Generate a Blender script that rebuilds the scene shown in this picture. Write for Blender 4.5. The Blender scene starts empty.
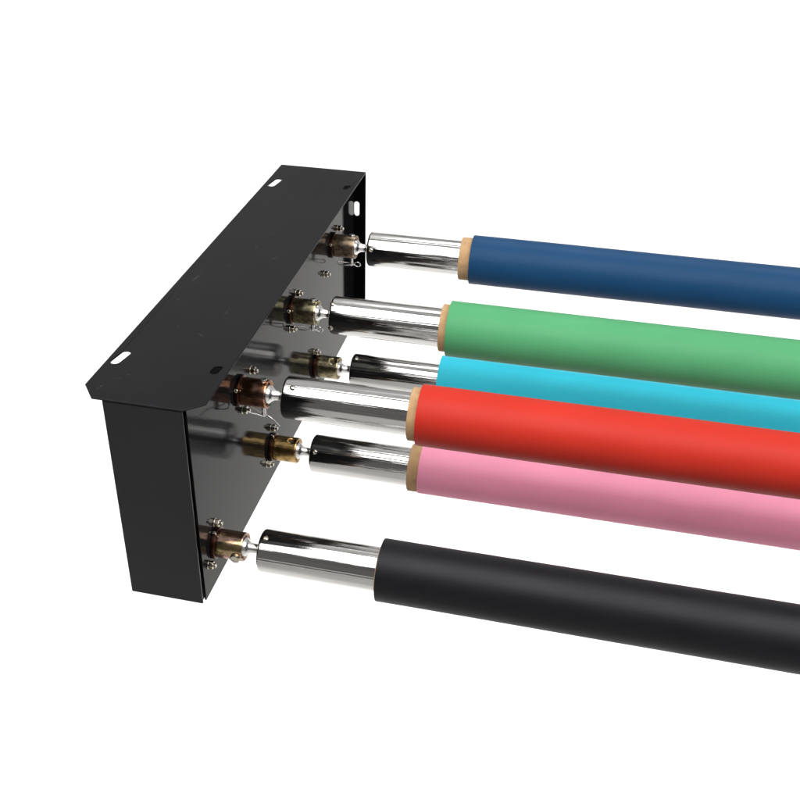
import bpy, bmesh, math, random
from mathutils import Vector, Matrix
random.seed(4)
S = bpy.context.scene
COL = S.collection
R = math.radians
PI = math.pi

# ------------------------------------------------------------------ helpers
def link(name, bm, mat, parent=None, smooth=40, bevel=None, segs=2):
    bmesh.ops.recalc_face_normals(bm, faces=bm.faces)
    me = bpy.data.meshes.new(name)
    bm.to_mesh(me); bm.free()
    me.materials.append(mat)
    o = bpy.data.objects.new(name, me)
    COL.objects.link(o)
    if parent: o.parent = parent
    if bevel:
        m = o.modifiers.new('bevel', 'BEVEL'); m.width = bevel; m.segments = segs
        m.limit_method = 'ANGLE'; m.angle_limit = R(40)
    if smooth:
        for p in me.polygons: p.use_smooth = True
        me.set_sharp_from_angle(angle=R(smooth))
    return o

def empty(name, loc, label, cat, group=None):
    o = bpy.data.objects.new(name, None); COL.objects.link(o)
    o.location = loc; o.empty_display_size = .02
    o['label'] = label; o['category'] = cat
    if group: o['group'] = group
    return o

def lathe(prof, n=96, bm=None, closed=False, mat4=None):
    """revolve a profile of (x, r) round the x axis"""
    bm = bm or bmesh.new()
    rings = []
    for x, r in prof:
        if r < 1e-6:
            rings.append([bm.verts.new((x, 0, 0))])
        else:
            rings.append([bm.verts.new((x, r*math.cos(2*PI*k/n), r*math.sin(2*PI*k/n))) for k in range(n)])
    new = [v for q in rings for v in q]
    pairs = list(zip(rings, rings[1:]))
    if closed: pairs.append((rings[-1], rings[0]))
    for a, b in pairs:
        for k in range(n):
            k2 = (k+1) % n
            if len(a) == 1 and len(b) == 1: continue
            if len(a) == 1: bm.faces.new((a[0], b[k], b[k2]))
            elif len(b) == 1: bm.faces.new((a[k], a[k2], b[0]))
            else: bm.faces.new((a[k], a[k2], b[k2], b[k]))
    if mat4 is not None:
        bmesh.ops.transform(bm, matrix=mat4, verts=new)
    return bm

def tube_path(pts, r, n=10, bm=None):
    bm = bm or bmesh.new()
    pts = [Vector(p) for p in pts]
    rings = []
    up = Vector((.13, .31, .94))
    for i, p in enumerate(pts):
        t = (pts[min(i+1, len(pts)-1)]-pts[max(i-1, 0)]).normalized()
        a = t.cross(up).normalized(); b = t.cross(a)
        rings.append([bm.verts.new(p+r*(math.cos(2*PI*k/n)*a+math.sin(2*PI*k/n)*b)) for k in range(n)])
    for a, b in zip(rings, rings[1:]):
        for k in range(n):
            bm.faces.new((a[k], a[(k+1) % n], b[(k+1) % n], b[k]))
    bm.faces.new(rings[0]); bm.faces.new(rings[-1])
    return bm

def plate(outer, holes, to3d, normal, thick):
    """flat sheet with holes: 2D outlines mapped to 3D then extruded along normal"""
    bm = bmesh.new()
    edges = []
    for loop in [outer]+holes:
        vs = [bm.verts.new(to3d(*p)) for p in loop]
        edges += [bm.edges.new((vs[i], vs[(i+1) % len(vs)])) for i in range(len(vs))]
    bmesh.ops.triangle_fill(bm, use_beauty=True, use_dissolve=False, edges=edges)
    ext = bmesh.ops.extrude_face_region(bm, geom=list(bm.faces))
    vs = [g for g in ext['geom'] if isinstance(g, bmesh.types.BMVert)]
    bmesh.ops.translate(bm, verts=vs, vec=Vector(normal)*thick)
    return bm

def slot(cx, cy, length, width, ang, n=8):
    pts = []
    for s in (1, -1):
        for k in range(n+1):
            a = -PI/2+PI*k/n
            x = (length/2-width/2)+width/2*math.cos(a); y = width/2*math.sin(a)
            x *= s; y *= s
            pts.append((cx+x*math.cos(ang)-y*math.sin(ang), cy+x*math.sin(ang)+y*math.cos(ang)))
    return pts

def rot_to(d):
    """matrix turning +x to direction d"""
    return Vector((1, 0, 0)).rotation_difference(Vector(d)).to_matrix().to_4x4()

# ------------------------------------------------------------------ materials
def mat(name):
    m = bpy.data.materials.new(name); m.use_nodes = True
    nt = m.node_tree
    return m, nt, nt.nodes['Principled BSDF']

def N(nt, t, **kw):
    n = nt.nodes.new(t)
    for k, v in kw.items():
        if k in n.inputs: n.inputs[k].default_value = v
        else: setattr(n, k, v)
    return n

def coords(nt, scale=(1, 1, 1), rot=(0, 0, 0)):
    tc = N(nt, 'ShaderNodeTexCoord'); mp = N(nt, 'ShaderNodeMapping')
    mp.inputs['Scale'].default_value = scale; mp.inputs['Rotation'].default_value = rot
    nt.links.new(tc.outputs['Object'], mp.inputs['Vector'])
    return mp.outputs['Vector']

def noise(nt, vec, scale, detail=3, rough=.55):
    n = N(nt, 'ShaderNodeTexNoise', Scale=scale, Detail=detail, Roughness=rough)
    nt.links.new(vec, n.inputs['Vector'])
    return n.outputs['Fac']

def ramp(nt, fac, stops):
    r = N(nt, 'ShaderNodeValToRGB')
    el = r.color_ramp.elements
    while len(el) < len(stops): el.new(.5)
    for e, (p, c) in zip(el, stops):
        e.position = p; e.color = (c if hasattr(c, '__len__') else (c, c, c))+((1,) if hasattr(c, '__len__') else ()) if hasattr(c, '__len__') else (c, c, c, 1)
    nt.links.new(fac, r.inputs['Fac'])
    return r.outputs['Color']

def bump(nt, bsdf, height, strength, dist):
    b = N(nt, 'ShaderNodeBump', Strength=strength, Distance=dist)
    nt.links.new(height, b.inputs['Height'])
    nt.links.new(b.outputs['Normal'], bsdf.inputs['Normal'])

def black_paint(name, base, rough, spec, scratches=True, peel=.04):
    m, nt, b = mat(name)
    v = coords(nt)
    cloud = noise(nt, v, 9, 4)
    c = ramp(nt, cloud, [(.3, tuple(x*.85 for x in base)), (.7, tuple(x*1.15 for x in base))])
    if scratches:
        # little rub marks and scratches of their own shape, plus sparse dust specks
        mask = None
        rs = random.Random(11)
        marks = [(-.0985, .288, .013, .0011, 78), (-.0704, .332, .004, .0007, 60), (-.0724, .1635, .0018, .0012, 0), (-.1003, .0193, .009, .0006, 75),
                 (-.065, .569, .008, .0006, 15), (-.022, .365, .010, .0008, 70), (-.050, .44, .006, .0006, 12), (-.030, .21, .012, .0005, 84)]
        marks += [(rs.uniform(-.11, .01), rs.uniform(.03, .68), rs.uniform(.002, .010), rs.uniform(.0004, .0008), rs.uniform(0, 180)) for _ in range(6)]
        tc = N(nt, 'ShaderNodeTexCoord')
        for (mx_, my_, hl, hw, an) in marks:
            mp = N(nt, 'ShaderNodeMapping', vector_type='TEXTURE')
            mp.inputs['Location'].default_value = (mx_, my_, 0); mp.inputs['Rotation'].default_value = (0, 0, R(an)); mp.inputs['Scale'].default_value = (hl, hw, 1)
            nt.links.new(tc.outputs['Object'], mp.inputs['Vector'])
            ln = N(nt, 'ShaderNodeVectorMath', operation='LENGTH'); nt.links.new(mp.outputs['Vector'], ln.inputs[0])
            mr = N(nt, 'ShaderNodeMapRange'); mr.inputs['From Min'].default_value = 1; mr.inputs['From Max'].default_value = .3
            nt.links.new(ln.outputs['Value'], mr.inputs['Value'])
            if mask is None: mask = mr.outputs['Result']
            else:
                mm = N(nt, 'ShaderNodeMath', operation='MAXIMUM'); nt.links.new(mask, mm.inputs[0]); nt.links.new(mr.outputs['Result'], mm.inputs[1]); mask = mm.outputs[0]
        brk = ramp(nt, noise(nt, v, 300, 3), [(.4, .05), (.62, .75)])
        mb = N(nt, 'ShaderNodeMath', operation='MULTIPLY'); nt.links.new(mask, mb.inputs[0]); nt.links.new(brk, mb.inputs[1])
        vo = N(nt, 'ShaderNodeTexVoronoi', Scale=170); nt.links.new(v, vo.inputs['Vector'])
        sep = N(nt, 'ShaderNodeSeparateColor'); nt.links.new(vo.outputs['Color'], sep.inputs['Color'])
        few = N(nt, 'ShaderNodeMath', operation='GREATER_THAN'); few.inputs[1].default_value = .93; nt.links.new(sep.outputs['Red'], few.inputs[0])
        near = N(nt, 'ShaderNodeMapRange'); near.inputs['From Min'].default_value = .16; near.inputs['From Max'].default_value = .08; near.inputs['To Max'].default_value = .2
        nt.links.new(vo.outputs['Distance'], near.inputs['Value'])
        ds = N(nt, 'ShaderNodeMath', operation='MULTIPLY'); nt.links.new(few.outputs[0], ds.inputs[0]); nt.links.new(near.outputs['Result'], ds.inputs[1])
        tot = N(nt, 'ShaderNodeMath', operation='MAXIMUM'); nt.links.new(mb.outputs[0], tot.inputs[0]); nt.links.new(ds.outputs[0], tot.inputs[1])
        mx = N(nt, 'ShaderNodeMix', data_type='RGBA')
        nt.links.new(tot.outputs[0], mx.inputs['Factor']); nt.links.new(c, mx.inputs[6])
        mx.inputs[7].default_value = (.075, .075, .08, 1)
        c = mx.outputs[2]
    nt.links.new(c, b.inputs['Base Color'])
    rr = ramp(nt, noise(nt, v, 5, 2), [(.3, rough*.95), (.75, rough*1.08)])
    nt.links.new(rr, b.inputs['Roughness'])
    b.inputs['Specular IOR Level'].default_value = spec
    bump(nt, b, noise(nt, v, 420, 2), peel, .0003)
    return m

M = {}
M['paint'] = black_paint('black_paint', (.0055, .0055, .0063), .3, .11)
M['paint_end'] = black_paint('satin_black_paint', (.0075, .0075, .008), .22, .34, False)
M['paint_wall'] = black_paint('gloss_black_paint', (.006, .006, .007), .065, .045, False, .12)
M['paint_shaded'] = black_paint('shaded_black_paint', (.0012, .0012, .0012), .5, .03, False)  # near-black copy of the bracket paint, shade put into its colour

def chrome():
    m, nt, b = mat('polished_steel')
    v = coords(nt, (1.2, 60, 60))
    b.inputs['Metallic'].default_value = 1
    c = ramp(nt, noise(nt, v, 5, 4), [(.25, (.46, .454, .442)), (.5, (.59, .582, .567)), (.75, (.65, .64, .62))])
    nt.links.new(c, b.inputs['Base Color'])
    rr = ramp(nt, noise(nt, coords(nt, (8, 40, 40)), 4, 4), [(.3, .07), (.8, .15)])
    nt.links.new(rr, b.inputs['Roughness'])
    b1 = N(nt, 'ShaderNodeBump', Strength=.16, Distance=.0006); nt.links.new(noise(nt, v, 12, 3), b1.inputs['Height'])
    b2 = N(nt, 'ShaderNodeBump', Strength=.5, Distance=.0014); nt.links.new(noise(nt, coords(nt, (.35, 60, 60)), 3.2, 2), b2.inputs['Height'])
    nt.links.new(b1.outputs['Normal'], b2.inputs['Normal']); nt.links.new(b2.outputs['Normal'], b.inputs['Normal'])
    return m
M['chrome'] = chrome()

def metal(name, stops, rough, scale=60, rv=.16, grime=0):
    m, nt, b = mat(name)
    b.inputs['Metallic'].default_value = 1
    v = coords(nt, (.6, 1, 1))
    col = ramp(nt, noise(nt, v, scale, 3), stops)
    if grime:
        g = N(nt, 'ShaderNodeMix', data_type='RGBA', blend_type='MULTIPLY'); g.inputs['Factor'].default_value = 1
        nt.links.new(col, g.inputs[6])
        nt.links.new(ramp(nt, noise(nt, coords(nt, (.5, 1, 1)), 210, 6, .7), [(.36, 1-grime), (.56, 1.0)]), g.inputs[7])
        col = g.outputs[2]
    nt.links.new(col, b.inputs['Base Color'])
    nt.links.new(ramp(nt, noise(nt, v, 130, 4), [(.3, rough), (.75, rough+rv)]), b.inputs['Roughness'])
    bump(nt, b, noise(nt, v, 500, 2), .1, .0004)
    return m
M['steel'] = metal('bright_steel', [(.3, (.62, .61, .6)), (.7, (.8, .79, .78))], .16)
M['copper'] = metal('copper_plating', [(.3, (.30, .12, .07)), (.5, (.46, .22, .12)), (.72, (.52, .32, .27))], .12, grime=.72)
M['rose'] = metal('rose_plating', [(.3, (.25, .15, .11)), (.5, (.47, .30, .23)), (.7, (.50, .40, .17))], .12, 40, grime=.6)
M['brass'] = metal('brass_plating', [(.3, (.42, .25, .09)), (.55, (.62, .43, .17)), (.75, (.50, .24, .10))], .15, grime=.72)
M['olive'] = metal('olive_plating', [(.3, (.24, .20, .11)), (.6, (.44, .39, .24)), (.8, (.3, .2, .12))], .17, grime=.72)
M['bronze'] = metal('dull_bronze_plating', [(.3, (.20, .14, .095)), (.6, (.36, .27, .19)), (.8, (.25, .15, .10))], .26, grime=.72)
M['ring'] = metal('dark_bronze', [(.35, (.025, .014, .010)), (.7, (.09, .035, .022))], .25)
M['bolt'] = metal('zinc_plating', [(.35, (.34, .32, .29)), (.7, (.60, .55, .44))], .14)

def cardboard():
    m, nt, b = mat('cardboard')
    v = coords(nt, (1, 1, 1))
    nt.links.new(ramp(nt, noise(nt, v, 55, 5), [(.25, (.25, .145, .07)), (.5, (.36, .225, .115)), (.8, (.43, .285, .155))]), b.inputs['Base Color'])
    b.inputs['Roughness'].default_value = .85
    b.inputs['Specular IOR Level'].default_value = .2
    bump(nt, b, noise(nt, v, 240, 4), .35, .0008)
    return m
M['card'] = cardboard()

def paper(name, c, rough=.5, spec=.13):
    m, nt, b = mat(name)
    v = coords(nt, (.5, 1, 1))
    lo = tuple(x*.95 for x in c); hi = tuple(min(1, x*1.05) for x in c)
    nt.links.new(ramp(nt, noise(nt, v, 18, 5), [(.3, lo), (.7, hi)]), b.inputs['Base Color'])
    nt.links.new(ramp(nt, noise(nt, v, 30, 4), [(.3, rough-.04), (.7, rough+.05)]), b.inputs['Roughness'])
    b.inputs['Specular IOR Level'].default_value = spec
    f = noise(nt, coords(nt), 900, 3); w = noise(nt, coords(nt, (.25, 1, 1)), 22, 3)
    b1 = N(nt, 'ShaderNodeBump', Strength=.12, Distance=.0003); nt.links.new(f, b1.inputs['Height'])
    b2 = N(nt, 'ShaderNodeBump', Strength=.25, Distance=.002); nt.links.new(w, b2.inputs['Height'])
    nt.links.new(b1.outputs['Normal'], b2.inputs['Normal']); nt.links.new(b2.outputs['Normal'], b.inputs['Normal'])
    return m

def sweep_mat():
    m, nt, b = mat('white_backdrop_paper')
    v = coords(nt)
    nt.links.new(ramp(nt, noise(nt, v, 3, 3), [(.3, (.84, .83, .81)), (.7, (.87, .86, .84))]), b.inputs['Base Color'])
    b.inputs['Roughness'].default_value = .95; b.inputs['Specular IOR Level'].default_value = .1
    return m
M['sweep'] = sweep_mat()

# ------------------------------------------------------------------ setting
FLOOR = -1.6
bm = bmesh.new()
prof = [(-9.0, FLOOR), (2.6, FLOOR)]
rad = 1.1
for k in range(1, 17):
    a = PI/2*k/16
    prof.append((2.6+rad*math.sin(a), FLOOR+rad*(1-math.cos(a))))
prof.append((2.6+rad, .3))
L = [bm.verts.new((-4.6, y, z)) for y, z in prof]
Rr = [bm.verts.new((5.2, y, z)) for y, z in prof]
for i in range(len(prof)-1):
    bm.faces.new((L[i], Rr[i], Rr[i+1], L[i+1]))
bg = link('floor', bm, M['sweep'], smooth=60)
bg['kind'] = 'structure'

# ------------------------------------------------------------------ bracket
D, H, XA, XB, XF = .7013, .2655, .1184, .0188, .0892
br = empty('mounting_bracket', (0, 0, -H), 'glossy black sheet metal bracket holding all six roller ends', 'bracket')
def local(o): o.location = (0, 0, H); return o

top_outline = [(-XA+.0185, -.002), (-.001, -.002), (.004, .0015), (XB, .0149), (XB, D), (-XA, D), (-XA, .0213)]
holes = [slot(-.1043, .6245, .034, .0105, R(82)), slot(-.106, .082, .030, .0105, R(80)),
         slot(.0058, .631, .018, .0085, R(84)), slot(.0046, .0815, .018, .0095, R(84))]
# round holes appear slightly left of the wall so they open into the box
local(link('top_plate', plate(top_outline, holes, lambda x, y: (x, y, 0), (0, 0, -1), .002), M['paint'], br, bevel=.0009, segs=3))

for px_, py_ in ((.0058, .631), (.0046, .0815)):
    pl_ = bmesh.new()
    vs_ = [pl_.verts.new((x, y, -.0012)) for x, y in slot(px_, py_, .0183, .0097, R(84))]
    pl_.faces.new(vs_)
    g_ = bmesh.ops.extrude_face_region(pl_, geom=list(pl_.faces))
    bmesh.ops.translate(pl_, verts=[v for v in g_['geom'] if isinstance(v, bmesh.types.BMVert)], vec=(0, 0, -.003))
    local(link('hole_shade', pl_, M['paint_shaded'], br))  # added black filler, stands for the dark inside of the hole
# front end plate; its recessed return edge is added black, to darken the gap
bm = plate([(-XF, -.002), (-.0015, -.002), (-.0015, -H), (-XF, -H)], [], lambda x, z: (x, -.001, z), (0, 1, 0), .003)
local(link('end_plate', bm, M['paint_end'], br, bevel=.0014, segs=4))
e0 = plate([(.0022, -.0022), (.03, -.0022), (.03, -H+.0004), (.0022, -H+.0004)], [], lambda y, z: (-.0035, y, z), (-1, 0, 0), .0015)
local(link('shaded_flange', e0, M['paint_shaded'], br))
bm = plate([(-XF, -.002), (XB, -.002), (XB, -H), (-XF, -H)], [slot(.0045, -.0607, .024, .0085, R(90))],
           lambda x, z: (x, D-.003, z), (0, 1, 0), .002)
local(link('end_plate', bm, M['paint_shaded'], br, bevel=.0005))  # far plate is the same sheet, its shade is in the darker colour
bm = plate([(.0062, -.0022), (D-.0035, -.0022), (D-.0035, -H), (.0062, -H)], [], lambda y, z: (0, y, z), (-1, 0, 0), .002)
local(link('back_plate', bm, M['paint_wall'], br, bevel=.0004))

ROLLS = ['blue', 'green', 'cyan', 'red', 'pink', 'black']
Y = dict(zip(ROLLS, [.5684, .3618, .4662, .1555, .2574, .0472]))
Z = dict(zip(ROLLS, [-.0665, -.0701, -.2152, -.0711, -.2206, -.212]))
RP = dict(zip(ROLLS, [.0349, .0357, .0378, .0348, .0317, .0355]))
XE = dict(zip(ROLLS, [.1921, .2010, .1858, .2035, .1863, .1944]))
XP = dict(zip(ROLLS, [.2085, .2115, .1866, .2145, .2009, .1960]))

def bolt_bm(r=.0043, h=.0050):
    bm = lathe([(0, 0), (0, r*1.25), (.0008, r*1.25), (.0008, r*.9)], 24)
    # hex nut
    hexr = [(r*1.15*math.cos(k*PI/3+.3), r*1.15*math.sin(k*PI/3+.3)) for k in range(6)]
    a = [bm.verts.new((.0008, y, z)) for y, z in hexr]; b = [bm.verts.new((.0008+h, y, z)) for y, z in hexr]
    for k in range(6): bm.faces.new((a[k], a[(k+1) % 6], b[(k+1) % 6], b[k]))
    bm.faces.new(b)
    lathe([(.0008+h, r*.6), (.0008+h+.003, r*.6), (.0008+h+.0036, r*.45), (.0008+h+.0036, 0)], 16, bm)
    return bm
BOLTS = {'red': [(.041, .004), (.0064, -.0307)], 'green': [(.0228, .0141), (-.0089, -.0236)], 'cyan': [(-.0046, .026), (.018, -.021)],
         'pink': [(-.0003, .0309), (-.0233, -.0109)], 'blue': [(-.0461, -.0256), (.03, .014)], 'black': [(-.025, -.0128), (.0028, .0268)]}
proto = None
for n in ROLLS:
    for dy, dz in BOLTS[n]:
        if proto is None:
            o = proto = link('bolt', bolt_bm(), M['bolt'], br, bevel=.0004)
        else:
            o = proto.copy(); COL.objects.link(o)
        o.location = (.0001, Y[n]+dy, H+Z[n]+dz)
        o.rotation_euler = (random.uniform(0, 1), 0, 0)

# ------------------------------------------------------------------ couplings
HUBMAT = {'red': 'copper', 'black': 'rose', 'green': 'olive', 'pink': 'brass', 'blue': 'bronze', 'cyan': 'olive'}
PIN = {'red': 'down', 'green': 'down', 'blue': 'down', 'black': 'front', 'pink': 'slot', 'cyan': 'slot'}
CLAB = {'red': 'copper coloured shaft coupling with long pin and wire clip at the red roll',
        'black': 'pinkish shaft coupling with a side bolt at the charcoal black roll',
        'green': 'olive brass shaft coupling with hanging pin at the green roll',
        'pink': 'golden brass shaft coupling with notched end at the pink roll',
        'blue': 'dull brown shaft coupling with pin and wire loop at the navy roll',
        'cyan': 'dark olive shaft coupling with notched end at the cyan roll'}

def hub_bm(slot_ang=None):
    r = .0168
    prof = [(.003, r-.0006), (.0036, r), (.008, r), (.013, r), (.018, r), (.022, r), (.0245, r), (.027, r), (.0295, r), (.032, r), (.0345, r), (.0362, r), (.0368, r-.0006)]
    n = 72
    bm = bmesh.new()
    rings = [[bm.verts.new((x, rr*math.cos(2*PI*k/n), rr*math.sin(2*PI*k/n))) for k in range(n)] for x, rr in prof]
    for i in range(len(prof)-1):
        xm = (prof[i][0]+prof[i+1][0])/2
        for k in range(n):
            if slot_ang is not None and .0235 < xm < .0325:
                da = (math.degrees(2*PI*(k+.5)/n)-slot_ang+180) % 360-180
                if math.hypot(da*PI/180*r, xm-.028) < .0046: continue
            bm.faces.new((rings[i][k], rings[i][(k+1) % n], rings[i+1][(k+1) % n], rings[i+1][k]))
    return bm

for n in ROLLS:
    t = empty('shaft_coupling', (0, Y[n], Z[n]), CLAB[n], 'coupling', 'couplings on the bracket wall')
    mode = PIN[n]
    h = link('hub', hub_bm({'pink': 97, 'cyan': 112}.get(n)), M[HUBMAT[n]], t, smooth=50)
    md = h.modifiers.new('wall', 'SOLIDIFY'); md.thickness = .0036; md.offset = -1 if True else 1
    link('ring', lathe([(.0002, .012), (.0002, .0186), (.0008, .0192), (.0040, .0192), (.0046, .0186), (.0046, .012)], 72, closed=True), M['ring'], t, smooth=30)
    # set screw on the ring, facing the front
    a = R({'red': 150, 'green': 158, 'blue': 156, 'cyan': 95, 'pink': 100, 'black': 110}[n])
    d = (0, math.cos(a), math.sin(a))
    s = lathe([(0, 0), (0, .0024), (.0032, .0024), (.0038, .0018), (.0030, .0012), (.0030, 0)], 18)
    bmesh.ops.transform(s, matrix=Matrix.Translation((.0026, .0182*d[1], .0182*d[2])) @ rot_to(d), verts=s.verts)
    link('set_screw', s, M['bolt'], t, smooth=30)
    if mode == 'down':
        px = .0295
        ln = {'red': .030, 'green': .026, 'blue': .029}[n]
        p = lathe([(-.0190, 0), (-.0190, .0036), (-.0175, .0042), (-.0162, .0042), (-.0162, .0026), (ln-.001, .0026), (ln, .0015), (ln, 0)], 20)
        bmesh.ops.transform(p, matrix=Matrix.Translation((px, 0, 0)) @ rot_to((0, -.10, -1)), verts=p.verts)
        pin = link('pin', p, M['steel'], t, smooth=30)
        zz = -ln+.004; yy = -.1*(ln-.004)
        if n == 'red':
            path = [(px-.016, yy-.004, zz+.012), (px-.010, yy-.003, zz+.007), (px-.004, yy-.001, zz+.002), (px, yy, zz), (px+.006, yy-.002, zz-.001), (px+.013, yy-.003, zz-.005), (px+.020, yy-.003, zz-.013)]
            path2 = [(px-.016, yy-.004, zz+.012), (px-.019, yy-.006, zz+.010), (px-.018, yy-.008, zz+.006), (px-.013, yy-.007, zz+.003), (px-.006, yy-.005, zz+.001), (px, yy-.004, zz-.001)]
        else:
            lo = [(px+.010+.0045*math.cos(q), yy-.003-.001*math.sin(q), zz+.0005+.0040*math.sin(q)) for q in [PI-.3+k*(-2*PI+.6)/12 for k in range(13)]]
            path = [(px-.018, yy-.002, zz+.002), (px-.008, yy-.001, zz+.0005), (px, yy, zz)]+lo+[(px+.004, yy-.003, zz-.0015)]
            path2 = [(px-.018, yy-.002, zz+.002), (px-.020, yy-.004, zz), (px-.017, yy-.005, zz-.002), (px-.008, yy-.005, zz-.002), (px, yy-.004, zz-.001)]
        w = tube_path(path, .0008); tube_path(path2, .0008, bm=w)
        link('clip', w, M['steel'], pin, smooth=60)
    elif mode == 'front':
        p = lathe([(-.016, 0), (-.016, .003), (.0160, .003), (.0160, .0052), (.0166, .0058), (.0200, .0058), (.0206, .0050), (.0206, 0)], 24)
        bmesh.ops.transform(p, matrix=Matrix.Translation((.0300, 0, -.001)) @ rot_to((0, -1, -.12)), verts=p.verts)
        link('pin', p, M['bolt'], t, smooth=30)
    else:
        ln = .0225
        a = R({'pink': 97, 'cyan': 112}[n]); d = (0, math.cos(a), math.sin(a))
        p = lathe([(-.0205, 0), (-.0205, .0022), (.0128, .0022), (.0128, .0040), (.0142, .0040), (.0146, .0034), (.0146, 0)], 20)
        bmesh.ops.transform(p, matrix=Matrix.Translation((.028, 0, 0)) @ rot_to(d), verts=p.verts)
        link('pin', p, M['bronze'], t, smooth=30)

# ------------------------------------------------------------------ rolls
PAP = {'blue': paper('navy_paper', (.006, .039, .100)), 'green': paper('green_paper', (.060, .245, .105)),
       'cyan': paper('cyan_paper', (.035, .52, .67)), 'red': paper('red_paper', (.375, .020, .011)),
       'pink': paper('pink_paper', (.70, .255, .365)), 'black': paper('black_paper', (.006, .006, .008), .48, .2)}
RLAB = {'blue': 'navy blue backdrop paper roll on a chrome tube, farthest from the viewer',
        'green': 'green backdrop paper roll on a chrome tube with cardboard core',
        'cyan': 'bright cyan backdrop paper roll partly hidden beneath the green one',
        'red': 'bright red backdrop paper roll on a wide chrome tube',
        'pink': 'light pink backdrop paper roll running just under the red one',
        'black': 'charcoal black backdrop paper roll, lowest and nearest to the viewer'}
SCREWS = {'red': [(.0693, 121), (.0693, 1)], 'blue': [(.0636, 159), (.0636, 39)], 'green': [(.0600, 118.6), (.0600, -164.4)],
          'cyan': [(.0632, 104), (.0632, -16)], 'pink': [(.0640, 140.6), (.0640, 20)], 'black': [(.0636, 105), (.0636, -15)]}
XR = 2.3
def screw_bm():
    bm = lathe([(0, 0), (0, .0033), (.0006, .0033), (.0013, .0025), (.0017, .0016), (.0003, .0014), (.0001, 0)], 20)
    return bm
for i, n in enumerate(ROLLS):
    t = empty('backdrop_roll', (0, Y[n], Z[n]), RLAB[n], 'backdrop roll', 'paper rolls held by the bracket')
    xt, xe, xp, rp = .0566, XE[n], XP[n], RP[n]
    tb = link('metal_tube', lathe([(xt+.0006, .0195), (xt, .0210), (xt+.0003, .0228), (xt+.0014, .0243), (xt+.0032, .0250), (xe+.12, .0250), (xe+.12, .0230), (xt+.004, .0225)], 128, closed=True), M['chrome'], t, smooth=60)
    cap = link('end_cap', lathe([(xt+.001, 0), (xt+.001, .0190), (xt+.006, .0200), (xt+.006, 0)], 64), M['steel'], tb, smooth=30)
    for (sx, sa) in SCREWS[n]:
        a = R(sa); d = (0, math.cos(a), math.sin(a))
        s = screw_bm()
        bmesh.ops.transform(s, matrix=Matrix.Translation((sx, .0249*d[1], .0249*d[2])) @ rot_to(d), verts=s.verts)
        link('screw', s, M['bolt'], tb, smooth=30)
    link('shaft', lathe([(.010, 0), (.010, .0115), (.0345, .0115), (.0385, .0105), (.0400, .0085), (.0440, .0060), (.0500, .0055), (.0535, .0060), (.0562, .0078), (.0590, .0078), (.0590, 0)], 48), M['steel'], t, smooth=50)
    co = .0305
    flush = n in ('cyan', 'black')
    cs = xe+(.0006 if not flush else 0)
    link('cardboard_core', lathe([(cs, .0262), (cs, co-.0006), (cs+.0006, co), (xp+.05, co), (xp+.5, co), (XR+.02, co), (XR+.0206, co-.0006), (XR+.0206, .0262)], 128, closed=True), M['card'], t, smooth=40)
    # rolled sheet: outer skin follows a very slight waviness, the ends show stepped layers
    prof = []
    lay = 6
    for k in range(lay):
        ra = co+.0002+(rp-co-.0002)*k/lay; rb = co+.0002+(rp-co-.0002)*(k+1)/lay
        dx = random.uniform(0, .0007) if k < lay-1 else 0
        prof += [(xp+dx, ra), (xp+dx, rb-.00012)]
    prof.append((xp+.0004, rp))
    m = 60
    for k in range(1, m):
        x = xp+(XR-xp)*k/m
        prof.append((x, rp+.00012*math.sin(9*x+i*1.7)+.00008*math.sin(23*x+i)))
    prof += [(XR, rp), (XR, co+.0002)]
    link('paper_sheet', lathe(prof, 160), PAP[n], t, smooth=35)

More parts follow.
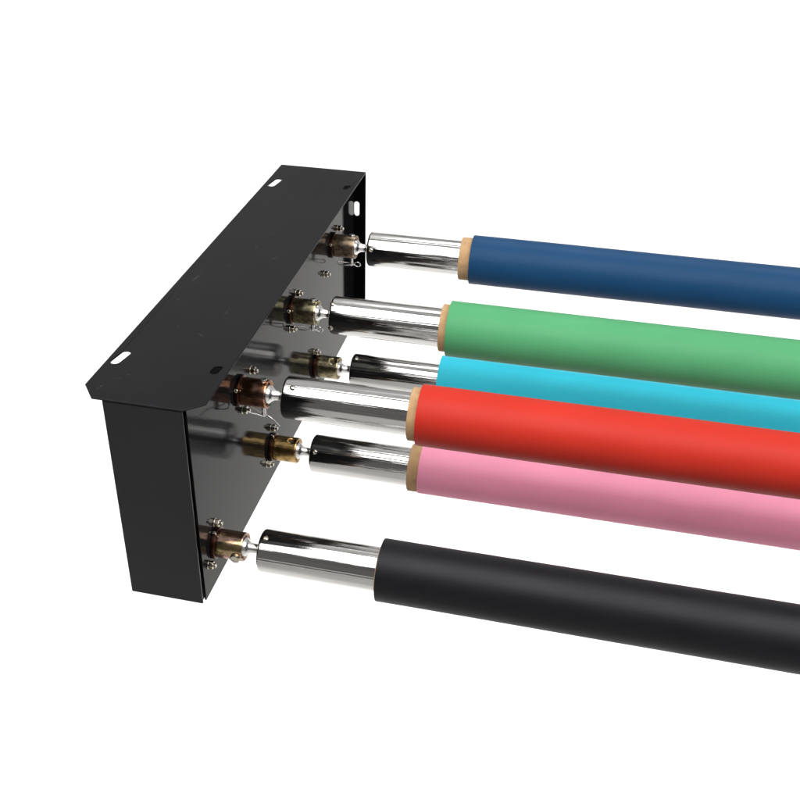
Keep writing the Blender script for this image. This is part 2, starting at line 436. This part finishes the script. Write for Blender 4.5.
# ------------------------------------------------------------------ camera
cam = bpy.data.cameras.new('camera'); co_ = bpy.data.objects.new('camera', cam); COL.objects.link(co_)
right = Vector((.971323, .237738, .003386)); down = Vector((.133478, -.533451, -.835233)); fwd = Vector((-.19676, .811733, -.549886))
m4 = Matrix((right, -down, -fwd)).transposed().to_4x4()
m4.translation = Vector((.385729, -.816999, .5742))
co_.matrix_world = m4
cam.sensor_width = 36; cam.sensor_fit = 'HORIZONTAL'
cam.lens = 1047.7/800*36
cam.shift_x = (400-364.437)/800; cam.shift_y = (417.177-400)/800
cam.clip_start = .01; cam.clip_end = 100
S.camera = co_

# ------------------------------------------------------------------ light
w = bpy.data.worlds.new('World'); S.world = w; w.use_nodes = True
bgn = w.node_tree.nodes['Background']; bgn.inputs['Color'].default_value = (1, .98, .96, 1); bgn.inputs['Strength'].default_value = .15

def area(name, loc, target, sx, sy, rad, spread=180, color=(1, 1, 1)):
    l = bpy.data.lights.new(name, 'AREA'); l.shape = 'RECTANGLE'; l.size = sx; l.size_y = sy
    l.energy = rad*PI*sx*sy; l.spread = R(spread); l.color = color
    o = bpy.data.objects.new(name, l); COL.objects.link(o)
    o.location = loc
    d = (Vector(target)-Vector(loc)).normalized()
    z = -d; x = Vector((1, 0, 0)); x = (x-z*x.dot(z)).normalized(); y = z.cross(x)
    mm = Matrix((x, y, z)).transposed().to_4x4(); mm.translation = Vector(loc)
    o.matrix_world = mm
    return o
c0 = Vector((.3, .3, -.15))
def pol(el, dist, x=.3):
    return c0+Vector((x-.3, -math.cos(R(el))*dist, math.sin(R(el))*dist))
area('key_softbox', pol(67, 1.3, .8), (.8, .3, -.15), 4.7, 1.15, 4.9)
area('ceiling_bounce', pol(130, 2.4, .3), c0, 6.5, 2.6, .5)
area('added_floor_fill', (0, 1.75, 1.5), (0, 1.5, -1.6), 7.4, .7, 3.4, 82)  # added lamp out of view, lifts the visible floor to white
area('added_backdrop_fill', (0, 1.5, 1.2), (0, 3.7, -.5), 7.4, .4, 6.2, 90)  # added lamp out of view, whitens the upright part of the sweep
area('added_front_floor_fill', (.3, -3.4, 1.7), (.3, -5.0, -1.6), 7.5, 1.0, 3.7, 130)  # added lamp out of view, brightens the near floor mirrored in the tubes
S.view_settings.view_transform = 'Standard'; S.view_settings.look = 'None'; S.view_settings.exposure = 0; S.view_settings.gamma = 1
S.render.engine = 'CYCLES'
S.cycles.max_bounces = 10; S.cycles.glossy_bounces = 8
